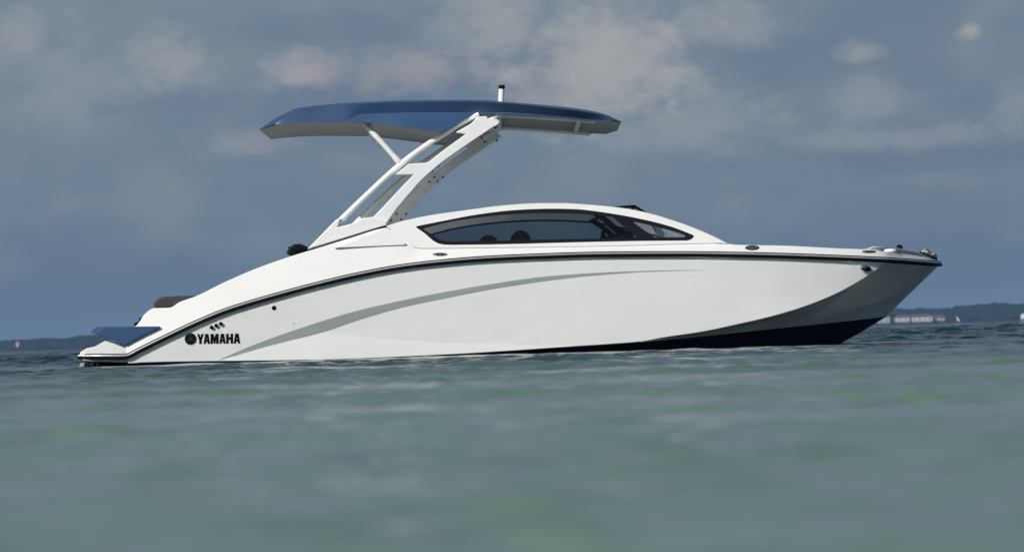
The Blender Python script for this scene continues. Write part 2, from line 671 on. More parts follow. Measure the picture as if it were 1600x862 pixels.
M_cream = mat('cream_wall', (0.52, 0.48, 0.42), 0.8, spec=0.2, var=0.08, vscale=0.6)
M_pale = mat('pale_wall', (0.40, 0.39, 0.40), 0.8, spec=0.2, var=0.08, vscale=0.6)
M_roof = mat('brown_roof', (0.11, 0.105, 0.10), 0.8, spec=0.2, var=0.2, vscale=0.8)
M_win = mat('dark_window', (0.03, 0.035, 0.04), 0.2)
M_sail = mat('white_sail', (0.75, 0.75, 0.76), 0.7, spec=0.2, var=0.03)
M_pink = mat('pink_board', (0.36, 0.24, 0.23), 0.6, var=0.05)
M_pole = mat('weathered_pole', (0.16, 0.14, 0.12), 0.8, var=0.2)


def house(x0, x1, ytop, ybot, label, wm, shift=0.0):
    dep = SHORE_Y - 4 + shift
    a = W(x0, ybot, dep)
    b = W(x1, ytop, dep)
    z0 = 1.0
    z1 = W((x0 + x1) / 2, ytop + 1.2, dep).z
    t = empty('waterfront_building', ((a.x + b.x) / 2, dep + 3, z0), label, 'building', 'low buildings on the far shore')
    m = Mesh()
    zb = min(W((x0 + x1) / 2, ybot, dep).z, z1 - 1.2)
    m.box((a.x, dep, zb), (b.x, dep + 7, z1))
    m.build('wall', wm, t)
    m = Mesh()
    m.box((a.x + 0.1, dep + 0.2, z0 - 0.6), (b.x - 0.1, dep + 6.8, zb - 0.003))
    m.build('basement', M_roof, t)
    m = Mesh()
    e = 0.5
    rv = [Vector((a.x - e, dep - e, z1 + 0.003)), Vector((b.x + e, dep - e, z1 + 0.003)), Vector((b.x + e, dep + 7 + e, z1 + 0.003)), Vector((a.x - e, dep + 7 + e, z1 + 0.003)),
          Vector((a.x + 0.8, dep + 3.5, z1 + 1.2)), Vector((b.x - 0.8, dep + 3.5, z1 + 1.2))]
    m.add(rv, [(0, 1, 5, 4), (1, 2, 5), (2, 3, 4, 5), (3, 0, 4), (3, 2, 1, 0)])
    m.build('roof', M_roof, t)
    n = max(2, int((b.x - a.x) / 2.6))
    for i in range(n):
        cx = a.x + (b.x - a.x) * (i + 0.5) / n
        m = Mesh()
        m.box((cx - 0.35, dep - 0.05, zb + 0.7), (cx + 0.35, dep + 0.02, zb + 1.5))
        m.build('window', M_win, t)


house(1372, 1390, 493.5, 504, 'pale building on the far shore showing just behind the bow stem', M_pale, -3)
house(1400, 1421, 494.0, 502.5, 'short cream building on the far shore, first one clear of the bow', M_cream)
house(1424.5, 1457, 493.0, 502.0, 'longest cream building on the far shore with a brown roof', M_cream)
house(1458.5, 1476, 494.0, 500.5, 'dim grey building on the far shore at the end of the row', M_pale, 5)

# a small leaning sail
dep = 1500.0
b0 = W(1497, 505, dep)
t = empty('sailboat', (b0.x, dep, 0), 'tiny sailboat with one leaning white sail near the far shore', 'sailboat')
m = Mesh()
k = 1.0 / (F / (dep + D))
x0 = b0.x
hullp = [Vector((x0 - 1.5, dep, 0.35)), Vector((x0 + 1.6, dep, 0.42)), Vector((x0 + 1.2, dep, -0.1)), Vector((x0 - 1.3, dep, -0.1))]
m.prism([hullp], (0, 1.1, 0))
m.build('hull', M_pole, t, bevel=0.08)
sp0, sp1, sp2 = W(1493.5, 492.5, dep), W(1499.8, 501, dep), W(1496.2, 501.3, dep)
m = Mesh()
m.prism([[sp0, sp1, sp2]], (0, 0.06, 0))
m.build('sail', M_sail, t)
m = Mesh()
m.tube([Vector((sp1.x - 0.05, dep + 0.1, 0.3)), sp0 + Vector((-0.03, 0.1, 0.1))], 0.05, 8)
m.build('mast', M_pole, t)

# white boat moored at the far right
dep = 1450.0
b0 = W(1602, 502, dep)
t = empty('cabin_boat', (b0.x, dep, 0), 'small white cabin boat by the far shore, beside the right edge', 'boat')
m = Mesh()
zs = W(1602, 497.5, dep).z
m.prism([[Vector((b0.x - 1.9, dep, zs)), Vector((b0.x + 3.6, dep, zs + 0.25)), Vector((b0.x + 2.8, dep, -0.15)), Vector((b0.x - 1.8, dep, -0.15))]], (0, 1.8, 0))
m.build('hull', M_pole, t, bevel=0.1)
m = Mesh()
zt = W(1602, 490.2, dep).z
m.prism([[Vector((b0.x - 1.7, dep + 0.2, zs + 0.003)), Vector((b0.x - 1.5, dep + 0.2, zt - 0.25)), Vector((b0.x - 0.9, dep + 0.2, zt)), Vector((b0.x + 0.9, dep + 0.2, zt)), Vector((b0.x + 1.9, dep + 0.2, zs + 0.003))]], (0, 1.4, 0))
m.build('cabin', M_sail, t, bevel=0.15)

# channel marker far left
dep = 900.0
c0 = W(27, 537.5, dep)
t = empty('channel_marker', (c0.x, dep, 0), 'pale pink channel marker board on a thin pole at far left', 'marker')
m = Mesh()
m.tube([Vector((c0.x, dep + 0.12, -1)), Vector((c0.x, dep + 0.12, c0.z + 0.4))], 0.07, 10)
m.build('pole', M_pole, t)
m = Mesh()
m.prism([[Vector((c0.x + 0.48 * math.cos(q), dep, c0.z + 0.78 * math.sin(q))) for q in np.linspace(0, 2 * math.pi, 9)[:-1]]], (0, 0.06, 0))
m.build('board', M_pink, t)

# ------------------------------------------------------------------ the motorboat
boat = empty('motorboat', (0, YC, 0), 'white motorboat with blue hardtop canopy lying broadside on the water', 'boat')

# rub rail centre line: photo height and distance across the boat
R_py = curve([(124, 557), (160, 557), (190, 557), (200, 556), (212, 550), (233, 539.5), (267, 523), (310, 503), (350, 486.5), (392, 473), (434, 461), (500, 443.5),
              (560, 429.5), (628, 417), (700, 408.7), (760, 404), (850, 400), (940, 397.5), (1060, 396.8), (1150, 397.8), (1220, 399.4), (1312, 402.8), (1382, 406.0), (1467, 412.2)])
R_y = curve([(124, 0.10), (160, 0.03), (200, 0.0), (300, 0.0), (1040, 0.0), (1130, 0.008), (1200, 0.028), (1262, 0.066), (1320, 0.125), (1365, 0.205), (1383, 0.26), (1410, 0.43), (1440, 0.72), (1458, 1.0), (1465, 1.17), (1467, YC)])
J_py = curve([(206, 562), (300, 558), (340, 562.3), (380, 551), (437, 535), (480, 525.0), (507, 518), (545, 523.2), (580, 527), (655, 533), (730, 536.5), (800, 538.5), (880, 539), (1000, 500), (1100, 480)])
K_py = curve([(200, 566.0), (260, 564.5), (480, 561.7), (700, 553.0), (900, 540.2), (1000, 533.0), (1037, 526.5), (1100, 517), (1150, 506.5), (1200, 495), (1250, 480.5), (1300, 461), (1350, 434), (1370, 420.5), (1383, 410), (1390, 406.5)])
N_py = curve([(200, 567.2), (260, 565.6), (480, 562.8), (700, 553.9), (900, 541.2), (1000, 534.2), (1100, 525), (1200, 514.5), (1300, 504), (1385, 494.5)])
N_y = curve([(200, 0.085), (900, 0.12), (1000, 0.155), (1100, 0.36), (1200, 0.60), (1300, 0.90), (1350, 1.08), (1385, YC)])
KEEL = [(205, 620, YC), (1000, 612, YC), (1180, 583, YC), (1270, 556, YC), (1324, 530.7, YC), (1385, 494.6, YC)]
FLARE = 0.11


def rail(x, off=0.0):
    return W(x, R_py(x) + off, R_y(x))


def hull_y(px, py):
    """distance across of the near topside at a photo position"""
    yr, pr = R_y(px), R_py(px)
    y = yr + FLARE * max(0.0, py - pr) / 177.0
    if 340 < px < 900:
        pj = J_py(px)
        if py > pj:
            y = yr + FLARE * (pj - pr) / 177.0
    if px > 900:
        kk = K_py(px)
        yk = K_y(px)
        s = min(1.0, max(0.0, (py - pr) / max(1.0, kk - pr)))
        y2 = yr + (yk - yr) * s
        b = min(1.0, (px - 900) / 100.0)
        y = y * (1 - b) + y2 * b
    return y


K_yf = curve([(900, 0.09), (1000, 0.095), (1100, 0.092), (1200, 0.095), (1300, 0.145), (1350, 0.198), (1383, 0.262)])


def K_y(px):
    if px >= 900:
        return max(K_yf(px), R_y(px)) if px > 1370 else K_yf(px)
    return R_y(px) + FLARE * (J_py(px) - R_py(px)) / 177.0 if px > 340 else R_y(px) + FLARE * (K_py(px) - R_py(px)) / 177.0


hull = Mesh()
XS = list(np.unique(np.concatenate([np.linspace(200, 340, 30), np.linspace(340, 900, 110), np.linspace(900, 1383, 110), np.array([507.0])])))
# topside, rail to knuckle (two bands split on the crease)
b1, b2 = [], []
for x in XS:
    pr, pk = R_py(x) + 2.0, K_py(x)
    if 340 <= x <= 900:
        pj = J_py(x)
    else:
        pj = pr + (pk - pr) * (0.7 if x > 900 else 0.6)
    if x < 340:
        pj = min(pj, pk - 0.5)
    if x > 880:
        e = min(1, max(0, (x - 880) / 20))
        pj = J_py(880) * (1 - e) + pj * e if x < 900 else pj
    yj = hull_y(x, pj - 0.01)
    yk = hull_y(x, pk)
    b1.append([W(x, pr + (pj - pr) * s, hull_y(x, pr + (pj - pr) * s - 0.01)) for s in np.linspace(0, 1, 7)])
    b2.append([W(x, pj + (pk - pj) * s, yj + (yk - yj) * s) for s in np.linspace(0, 1, 4)])
hull.grid(b1, both=True)
hull.grid(b2, both=True)
# flared bow below the knuckle
b3 = []
T_ = np.concatenate([np.linspace(0, 0.7, 60), np.linspace(0.7, 1, 50)[1:]])
T_STEM = 0.72
for t in T_:
    # upper edge: knuckle from x=1000 to 1383, then along the rail to the stem head
    if t <= T_STEM:
        xu = 900 + (1383 - 900) * (t / T_STEM)
        up = W(xu, K_py(xu), K_y(xu))
    else:
        s = (t - T_STEM) / (1 - T_STEM)
        xu = 1383 + (1467 - 1383) * (1 - (1 - s) ** 1.7)
        up = W(xu, R_py(xu) + 2.5, R_y(xu))
    xl = 900 + (1385 - 900) * (t ** 0.97)
    lo = W(xl, N_py(xl), N_y(xl))
    col_ = []
    for s in np.linspace(0, 1, 15):
        p = up.lerp(lo, s)
        # hollow flare
        hol = 0.085 * math.sin(math.pi * s) * (min(1, t * 1.6)) * (1 - t) ** 0.35
        p.y += hol
        col_.append(p)
    b3.append(col_)
hull.grid(b3, both=True)
b4 = []
for x in [q for q in XS if q <= 905]:
    b4.append([W(x, K_py(x), K_y(x)), W(x, N_py(x), N_y(x) if x > 340 else K_y(x) + 0.004)])
hull.grid(b4, both=True)
# transom
tr = [W(206, 559, 0.02), W(206, 567, 0.05)]
hull.add([tr[0], mir(tr[0]), mir(tr[1]), tr[1]], [(0, 1, 2, 3)])
hull.build('hull', M_hullwhite, boat)

# antifouling bottom
bot = Mesh()
kx = curve([(0, 205), (0.45, 760), (0.6, 1000), (0.75, 1180), (0.86, 1272), (0.93, 1324), (1, 1385)])
kz = curve([(205, 622), (760, 615), (1000, 600), (1180, 579), (1272, 555), (1324, 530.7), (1385, 494.6)])
nxc = curve([(0, 206), (0.45, 720), (0.6, 900), (0.75, 1070), (0.86, 1210), (0.93, 1295), (1, 1385)])
bb = []
for t in np.linspace(0, 1, 120):
    xn = nxc(t)
    a = W(xn, N_py(xn), N_y(xn) if xn > 340 else K_y(xn) + 0.004)
    kxx = kx(t)
    k_ = W(kxx, kz(kxx), YC)
    colm = []
    for s in np.linspace(0, 1, 13):
        p = a.lerp(k_, s)
        # rounded chine: drops first, then runs in to the keel
        full = 0.13 * math.sin(math.pi * min(1, s * 1.0)) * (1 - t) ** 0.6
        p.z -= full
        colm.append(p)
    bb.append(colm)
bot.grid(bb, both=True)
e0 = [p for p in bb[0]]
bot.add(e0 + [mir(p) for p in reversed(e0[:-1])], [tuple(range(2 * len(e0) - 1))])
bot.build('bottom', M_navy, boat)


def on_hull(px, py, out=0.004):
    return W(px, py, hull_y(px, py) - out)


# boot line: thin black line on top of the antifouling
bl = Mesh()
rows = [[], []]
for x in np.linspace(215, 1000, 120):
    y0 = hull_y(x, K_py(x))
    rows[0].append(W(x, N_py(x) - 0.9, y0 - 0.004))
    rows[1].append(W(x, N_py(x) + 1.0, y0 - 0.004))
for k in (0, 1):
    bl = Mesh()
    bl.grid([[mir(p) for p in r] for r in rows] if k else rows)
    bl.build('boot_line', M_black, boat)

# silver swoosh
st_u = curve([(341, 562.4), (392, 540.2), (447, 520), (492, 505), (555, 486), (630, 468.7), (700, 455.0), (765, 443.9), (857, 431.3), (936, 425.8), (1015, 422.8), (1094, 421.4)])
st_l = curve([(341, 562.6), (380, 551), (437, 535.2), (507, 517.5), (555, 501), (630, 479.5), (700, 464.6), (765, 452), (857, 438), (936, 429.4), (1015, 424), (1094, 421.7)])
rows = [[on_hull(x, st_u(x) + (st_l(x) - st_u(x)) * q, 0.003) for q in np.linspace(0, 1, 5)] for x in np.linspace(342, 1094, 150)]
for k in (0, 1):
    st = Mesh()
    st.grid([[mir(p) for p in r] for r in rows] if k else rows)
    st.build('hull_stripe', M_silver, boat)

# rub rail, all round
RX = list(np.concatenate([np.linspace(124, 210, 20)[:-1], np.linspace(210, 1300, 150)[:-1], np.linspace(1300, 1440, 40)[:-1], 1467 - 27 * (1 - np.linspace(0, 1, 26)) ** 2]))
near = [rail(x) for x in RX]
path = near + [mir(p) for p in reversed(near[:-1])]


def sweep(path, prof, name, m, parent):
    ms = Mesh()
    rows = []
    for i, p in enumerate(path):
        a, b = path[max(0, i - 1)], path[min(len(path) - 1, i + 1)]
        t = (b - a)
        t.normalize()
        o = Vector((t.y, -t.x, 0))
        if o.length < 1e-5:
            o = Vector((0, -1, 0))
        o.normalize()
        up = o.cross(t)
        if up.z < 0:
            up = -up
        rows.append([p + o * q[0] + up * q[1] for q in prof])
    ms.grid(rows)
    return ms.build(name, m, parent)


rr_ = sweep(path, [(-0.02, 0.026), (0.016, 0.026), (0.022, 0.020), (0.021, 0.008), (0.026, 0.003), (0.033, -0.004), (0.034, -0.014), (0.028, -0.022), (-0.02, -0.024)], 'rub_rail', M_black, boat)
sweep(path, [(0.018, 0.0165), (0.0255, 0.0155), (0.0285, 0.011), (0.0285, 0.007), (0.0245, 0.002)], 'rail_insert', M_insert, rr_)
ends = Mesh()
for p in (near[0],):
    ends.box((p.x - 0.006, p.y - 0.0, p.z - 0.022), (p.x + 0.004, 2 * YC - p.y, p.z + 0.024))
ends.build('stern_rail', M_black, boat)

# ---- deck
E_py = curve([(197, 540), (203, 524), (209, 511.5), (214, 507.3), (221, 498), (226.6, 489.6), (240.6, 481.2), (266, 480.3), (279, 472.3), (304.6, 463), (350.5, 440.7), (406, 417), (453.5, 400.5), (500, 386.3), (550, 370.8), (602, 354.6), (604, 354.2)])
E2_py = curve([(604, 354.2), (635, 377.6), (652, 388.6), (660, 389), (750, 388), (880, 386.5), (1000, 384), (1060, 382.2), (1120, 380.8), (1136, 380.6)])
E3_py = curve([(1136, 380.6), (1150, 382.2), (1220, 383.5), (1312, 387.9), (1363, 390), (1387, 394), (1420, 397.5), (1445, 401.5), (1467, 409)])
LEAN = 0.20
Z0 = W(800, 388, 0.06).z


def cab(px, py, out=0.0):
    """the leaning cabin side"""
    y = 0.1
    for _ in range(4):
        y = 0.050 + LEAN * (W(px, py, y).z - Z0)
    return W(px, py, y - out)


def edge(x):
    if x <= 604:
        py = E_py(x)
        y = R_y(x) + LEAN * max(0.0, R_py(x) - py) / 177 + 0.005
        e = min(1.0, max(0.0, (x - 500) / 104.0))
        q = cab(x, py, -0.012 * e)
        return W(x, py, y * (1 - e) + q.y * e)
    if x <= 1136:
        return cab(x, E2_py(x), -0.012)
    py = E3_py(x)
    e = min(1.0, (x - 1136) / 80.0)
    y = R_y(x) + 0.34 * (R_py(x) - py) / 177 + 0.005
    if x > 1387:
        y += 0.10 * min(1, (x - 1387) / 40) * (1 - max(0, (x - 1440) / 27))
    y = min(y, YC)
    return W(x, py, cab(1136, 380.6).y * (1 - e) + y * e)


deck = Mesh()
DX = list(np.unique(np.concatenate([np.linspace(197, 245, 40), np.linspace(245, 600, 80), np.linspace(600, 660, 40), np.linspace(660, 1136, 70), np.linspace(1136, 1300, 30),
                                    np.linspace(1300, 1440, 50), 1467 - 27 * (1 - np.linspace(0, 1, 26)) ** 2])))
side, top = [], []
for x in DX:
    a = W(x, R_py(x) - 3.0, R_y(x))
    b = edge(x)
    is_wall = 604 < x < 1136
    colm = []
    for s in (0, 0.15, 0.35, 0.55, 0.75, 0.92, 0.97):
        colm.append(a.lerp(b, s))
    if is_wall:
        colm.append(b)
        colm.append(b + Vector((0, 0.0005, 0.0005)))
        colm.append(b + Vector((0, 0.001, 0.001)))
    else:
        q = a.lerp(b, 0.985)
        colm.append(q)
        colm.append(b + Vector((0, 0.004, -0.001)))
        colm.append(b + Vector((0, 0.014, 0)))
    side.append(colm)
    if not is_wall:
        c0 = colm[-1]
        w = min(0.22, max(0.0, YC - c0.y))
        inner = Vector((c0.x, c0.y + w, c0.z))
        low_ = Vector((c0.x, c0.y + w, max(0.25, c0.z - 0.45)))
        if x >= 1136:
            low_ = Vector((c0.x, YC, c0.z - 0.01))
            inner = Vector((c0.x, c0.y + w * 0.6, c0.z + 0.004))
        top.append((x, [c0, inner, low_]))
deck.grid(side, both=True)
deck.grid([p for x, p in top if x <= 604], both=True, smooth=False)
deck.grid([p for x, p in top if x >= 1136], both=True, smooth=True)
# cockpit sole and forward bulkhead, hidden below the coamings
zf = W(800, 470, YC).z
s0, s1 = W(262, 480, 0.3), W(1136, 381, 0.3)
deck.add([Vector((s0.x, 0.25, zf)), Vector((s1.x, 0.25, zf)), Vector((s1.x, 2 * YC - 0.25, zf)), Vector((s0.x, 2 * YC - 0.25, zf))], [(0, 1, 2, 3)])
deck.add([Vector((s1.x, 0.25, zf)), Vector((s1.x, 0.2, s1.z)), Vector((s1.x, 2 * YC - 0.2, s1.z)), Vector((s1.x, 2 * YC - 0.25, zf))], [(0, 1, 2, 3)])
# stern bulkhead below the cushion, stepping down to the platform
stp = [(197, 541), (203, 524), (209, 511.5), (214, 507.5), (221, 498.2), (226.6, 490), (240.6, 481.7), (266, 480.8)]
colL = [W(px, py, 0.12) for px, py in stp]
deck.grid([[p, mir(p)] for p in colL], smooth=False)
pz = colL[-1]
deck.add([pz, mir(pz), Vector((pz.x, 2 * YC - pz.y, zf)), Vector((pz.x, pz.y, zf))], [(0, 1, 2, 3)])
deck.build('deck', M_white, boat)

# ---- cabin sides with window openings
T_py = curve([(604, 353.9), (625, 347.3), (672, 337.2), (705, 332.3), (742.5, 327.2), (780, 322.4), (817.5, 319.3), (845, 318.2), (874, 318.1), (930, 321.3), (965, 324.8), (1011.7, 333.2), (1050, 344.4), (1086, 357.2), (1113.7, 369.2), (1136, 380.4)])
top_line = [(x, T_py(x)) for x in np.concatenate([[604], np.linspace(612, 1130, 60), [1136]])]
low_line = [(x, E2_py(x)) for x in np.concatenate([[1120], np.linspace(1110, 652, 44), [643, 635, 620, 610]])]
wo_top = curve([(649.8, 353.5), (695.6, 344.4), (742.5, 335.6), (798.7, 328.6), (830, 326.8), (864, 326.0), (900, 326.8), (943.7, 331.8), (1007.5, 343.3), (1050, 354.4), (1083, 367.0)])
win_out = [(x, wo_top(x)) for x in np.linspace(652, 1081, 48)] + [(1084, 367.8), (1084.3, 370), (1080, 374), (1074, 375.8), (1007.5, 376.3), (940, 377.6), (880, 379.0), (817.5, 380.8), (760, 382), (705, 382.6), (694, 382.2), (685, 380.6), (677, 376.2), (664, 364.8), (650.8, 355.6), (650, 354.2)]
wi_top = curve([(662, 356.8), (705, 346.2), (761, 338.0), (817.5, 333.6), (850, 332.8), (874, 333.0), (930, 335.6), (958, 339.3), (989, 346.0), (1020, 352.8), (1050, 360.5), (1068, 366.3)])
pane_a = [(x, wi_top(x)) for x in np.linspace(663, 957, 34)] + [(959.5, 341), (994, 369.5), (994, 370.8), (990, 371.6), (940, 372.6), (880, 373.6), (817.5, 375), (760, 376.3), (705, 377), (694, 376), (686, 373.2), (676, 367), (661.5, 358)]
pane_b = [(x, wi_top(x)) for x in np.linspace(992, 1064, 12)] + [(1071, 367.6), (1070, 370), (1064, 370.7), (1022.5, 370.8), (989.5, 347.4)]


def lp(pts, fn):
    return [fn(px, py) for px, py in pts]


for k in (0, 1):
    cs = Mesh()
    outline = top_line + low_line
    ol = lp(top_line + [(x, py - 1.6) for x, py in low_line], lambda a, b: cab(a, b))
    wl = lp(win_out, lambda a, b: cab(a, b))

    def addpoly(ms, loops, rev=False):
        tris = tessellate_polygon([[Vector((p.x, p.z, 0)) for p in l] for l in loops])
        pts = [p for l in loops for p in l]
        if k:
            pts = [mir(p) for p in pts]
        ms.add(pts, [tuple(t_) for t_ in tris], False)

    addpoly(cs, [ol, wl])
    led = [[cab(x, py - 1.6), cab(x, py, -0.0125)] for x, py in reversed(low_line)]
    if k:
        led = [[mir(p) for p in r] for r in led]
    cs.grid(led, smooth=False)
    # rolled top edge and inner liner
    rolls = []
    for (x, py) in top_line:
        p = cab(x, py)
        rolls.append([p, p + Vector((0, 0.006, 0.004)), p + Vector((0, 0.02, 0.007)), p + Vector((0, 0.05, 0.006)), p + Vector((0, 0.066, 0.0))])
    if k:
        rolls = [[mir(p) for p in r] for r in rolls]
    cs.grid(rolls)
    IN = -0.066
    glass_loop = [(x, wi_top(x) - 2.6) for x in np.linspace(663, 1064, 48)] + [(1071, 367.6), (1070, 370), (1064, 370.8)] + pane_a[37:]
    addpoly(cs, [lp(outline, lambda a, b: cab(a, b) + Vector((0, 0.066, 0))), lp(glass_loop, lambda a, b: cab(a, b) + Vector((0, 0.066, 0)))])
    # liner skirt below
    sk = [[cab(x, E2_py(x)) + Vector((0, 0.066, 0)), Vector((cab(x, E2_py(x)).x, 0.25, zf))] for x in np.linspace(610, 1136, 30)]
    if k:
        sk = [[mir(p) for p in r] for r in sk]
    cs.grid(sk, smooth=False)
    cs.build('cabin_side', M_white, boat)

    # window: border with two panes
    win = Mesh()
    loops = [lp(win_out, lambda a, b: cab(a, b, -0.004)), lp(pane_a, lambda a, b: cab(a, b, -0.004)), lp(pane_b, lambda a, b: cab(a, b, -0.004))]
    win.prism(loops, (0, 0.016, 0))
    if k:
        win.v = [tuple(mir(Vector(p))) for p in win.v]
    wobj = win.build('side_window', M_blackpaint, boat)
    for pl in (pane_a, pane_b):
        g = Mesh()
        addpoly(g, [lp(pl, lambda a, b: cab(a, b, -0.009))])
        g.build('pane', M_glass if pl is pane_a else M_clear, wobj)
    # raised styling panel under the tower foot
    pn = Mesh()
    pp = [(522, 387.4), (603, 355.8), (606, 357.5), (634.5, 380.6), (633, 382.6)]

    def side_pt(px, py, out):
        e = edge(px)
        a = W(px, R_py(px), R_y(px))
        s = (R_py(px) - py) / max(1, R_py(px) - E_py(min(px, 604))) if px <= 604 else 0
        if px <= 604:
            return W(px, py, a.y + (e.y - a.y) * min(1, s) - out)
        return W(px, py, cab(px, py).y - out - 0.004)
    pn.prism([[cab(px, py, 0.016 if px > 604.5 else (0.022 if px > 530 else 0.030)) for px, py in pp]], (0, 0.05, 0))
    if k:
        pn.v = [tuple(mir(Vector(p))) for p in pn.v]
    pn.build('side_panel', M_white, boat, bevel=0.006)

# crease groove along the foot of the cabin side
# ---- tower
TY = 0.12                                       # outer face of the near arm
for k in (0, 1):
    def fin(ms):
        if k:
            ms.v = [tuple(mir(Vector(p))) for p in ms.v]
        return ms
    base = Mesh()
    bp_ = [(479.5, 389.6), (505, 363.5), (526, 342), (533, 341), (527.5, 354.8), (552.5, 348.6), (568, 340.5), (582.5, 338.5), (606, 344.5), (603.5, 352.6), (560, 365.2), (520, 377.6)]
    base.prism([[W(px, py, TY - 0.012) for px, py in bp_]], (0, 0.15, 0))
    bo = fin(base).build('tower_base', M_powder, boat, bevel=0.012)
    gk = Mesh()
    gk.grid([[W(x, E_py(x) - 2.2, TY - 0.02), W(x, E_py(x) + 0.7, TY - 0.02), W(x, E_py(x) + 0.7, TY + 0.15)] for x in np.linspace(478, 604, 20)], smooth=False)
    fin(gk).build('gasket', M_black, bo)

    arm = Mesh()
    left = [(582, 340.2), (601, 320.5), (620, 300), (634, 285.5), (646.5, 272.8), (617, 272.9), (638.5, 255.9), (668.5, 253.8), (690, 237), (727.3, 209.6), (712, 206.8), (736, 193.2), (746, 182.6), (760.5, 181.4), (762.5, 185.7), (774, 186)]
    tip = [(778.5, 187.4), (781, 191), (778.5, 194.8)]
    right = [(768, 200.5), (746, 215.2), (718, 234.4), (690, 254.3), (667.5, 273.3), (654, 286.5), (643, 299), (620, 326), (603.5, 349.5)]
    front = left + tip + right + [(588, 349)]
    ch = 5.0                                     # chamfered leading edge
    n_ = len(front)
    arm.prism([[W(px, py, TY) for px, py in front]], (0, 0.09, 0))
    ao = fin(arm).build('tower_arm', M_powder, boat, bevel=0.008)
    for (px, py) in ((610.9, 344), (620, 334), (634.6, 334), (626.7, 342.6), (670.6, 283.8), (678.8, 276.9), (692, 277), (684, 283.5), (757, 211.6), (752.4, 215.3), (763.7, 212), (757.5, 222), (775.9, 220)):
        bm_ = Mesh()
        c_ = mir(W(px, py, 2 * YC - TY - 0.092))
        bm_.ball(c_, (0.010, 0.007, 0.010), 10, 6)
        fin(bm_).build('bolt', M_black, ao)
    tb = Mesh()
    cl = curve([(512, 365), (528, 349), (577, 301.2), (628, 255.2), (660, 231.5), (690, 211.3), (742, 180.6), (752, 177)])
    tb.tube([W(x, cl(x), TY + 0.05 + 0.04 * min(1, (x - 514) / 60)) for x in np.linspace(514, 748, 40)], [0.031 - 0.004 * min(1, (x - 514) / 60) for x in np.linspace(514, 748, 40)], 14)
    fin(tb).build('tower_tube', M_powder, boat)
    sb = Mesh()
    sb.tube([W(626, 256, TY + 0.09), W(596, 222, TY + 0.09), W(566.5, 190.5, TY + 0.10), W(563, 187, TY + 0.11)], 0.025, 14)
    sb.tube([W(623.5, 253, TY + 0.09), W(616, 244.5, TY + 0.09)], 0.029, 14)
    fin(sb).build('tower_strut', M_powder, boat)
    fb = Mesh()
    fb.tube([W(752, 196, TY + 0.13), W(766, 188, TY + 0.13), W(782, 178, TY + 0.13), W(790, 170, TY + 0.13), W(794, 163, TY + 0.13)], 0.024, 12)
    fin(fb).build('front_tube', M_powder, boat)

# ---- canopy
def C2(pts):
    f = curve(pts)
    return f


cL = C2([(429, 195), (445, 193), (488, 190.7), (540, 190.2), (560, 190.2), (583, 192.7), (610, 195.8), (642, 199.5), (675, 204.2), (693, 204.5), (712, 196.5), (722, 189.5), (735, 181.5), (745, 178.8), (781, 177.9), (856, 182), (933, 188.2), (957, 189.8)])
cM = C2([(429, 194.6), (445, 192), (488, 189.8), (540, 189.2), (563, 178.6), (583, 177.6), (620, 176.3), (675, 175.8), (722, 175.8), (745, 175.6), (781, 175.4), (856, 180), (933, 187), (957, 189.2)])
cU = C2([(429, 193.8), (445, 184.2), (466, 173.2), (495, 167.8), (540, 164.3), (576, 162.2), (642, 159.6), (720, 158.9), (781, 161.2), (856, 168), (922, 176.2), (944, 181), (957, 187.8)])
cT = C2([(429, 0.0), (957, 1.0)])
tT_x = curve([(429, 405.5), (445, 425), (466, 455), (495, 492), (540, 540), (922, 922), (944, 949), (957, 971)])
tT_y = curve([(405.5, 202.6), (422, 190.5), (444, 178), (466, 169), (495, 165.2), (576, 159.4), (642, 156.9), (720, 156.4), (760, 156.8), (781, 158.6), (856, 164.8), (890, 168.2), (922, 173), (944, 178.3), (971, 190.3)])
yL = curve([(429, 0.24), (480, 0.16), (540, 0.12), (586, 0.11), (640, 0.08), (690, 0.09), (745, 0.19), (800, 0.20), (900, 0.20), (957, 0.26)])
yM = curve([(429, 0.24), (480, 0.16), (540, 0.122), (563, 0.142), (586, 0.15), (640, 0.155), (745, 0.19), (957, 0.26)])
yU = curve([(429, 0.245), (480, 0.15), (600, 0.12), (745, 0.13), (900, 0.16), (957, 0.27)])
yT = curve([(429, 0.50), (480, 0.42), (600, 0.40), (900, 0.42), (957, 0.60)])
CX = list(np.unique(np.concatenate([np.linspace(429, 470, 22), np.linspace(470, 745, 120), np.linspace(745, 930, 40), np.linspace(930, 957, 14)])))
lo_b, up_b, ch_b, crown, lining = [], [], [], [], []
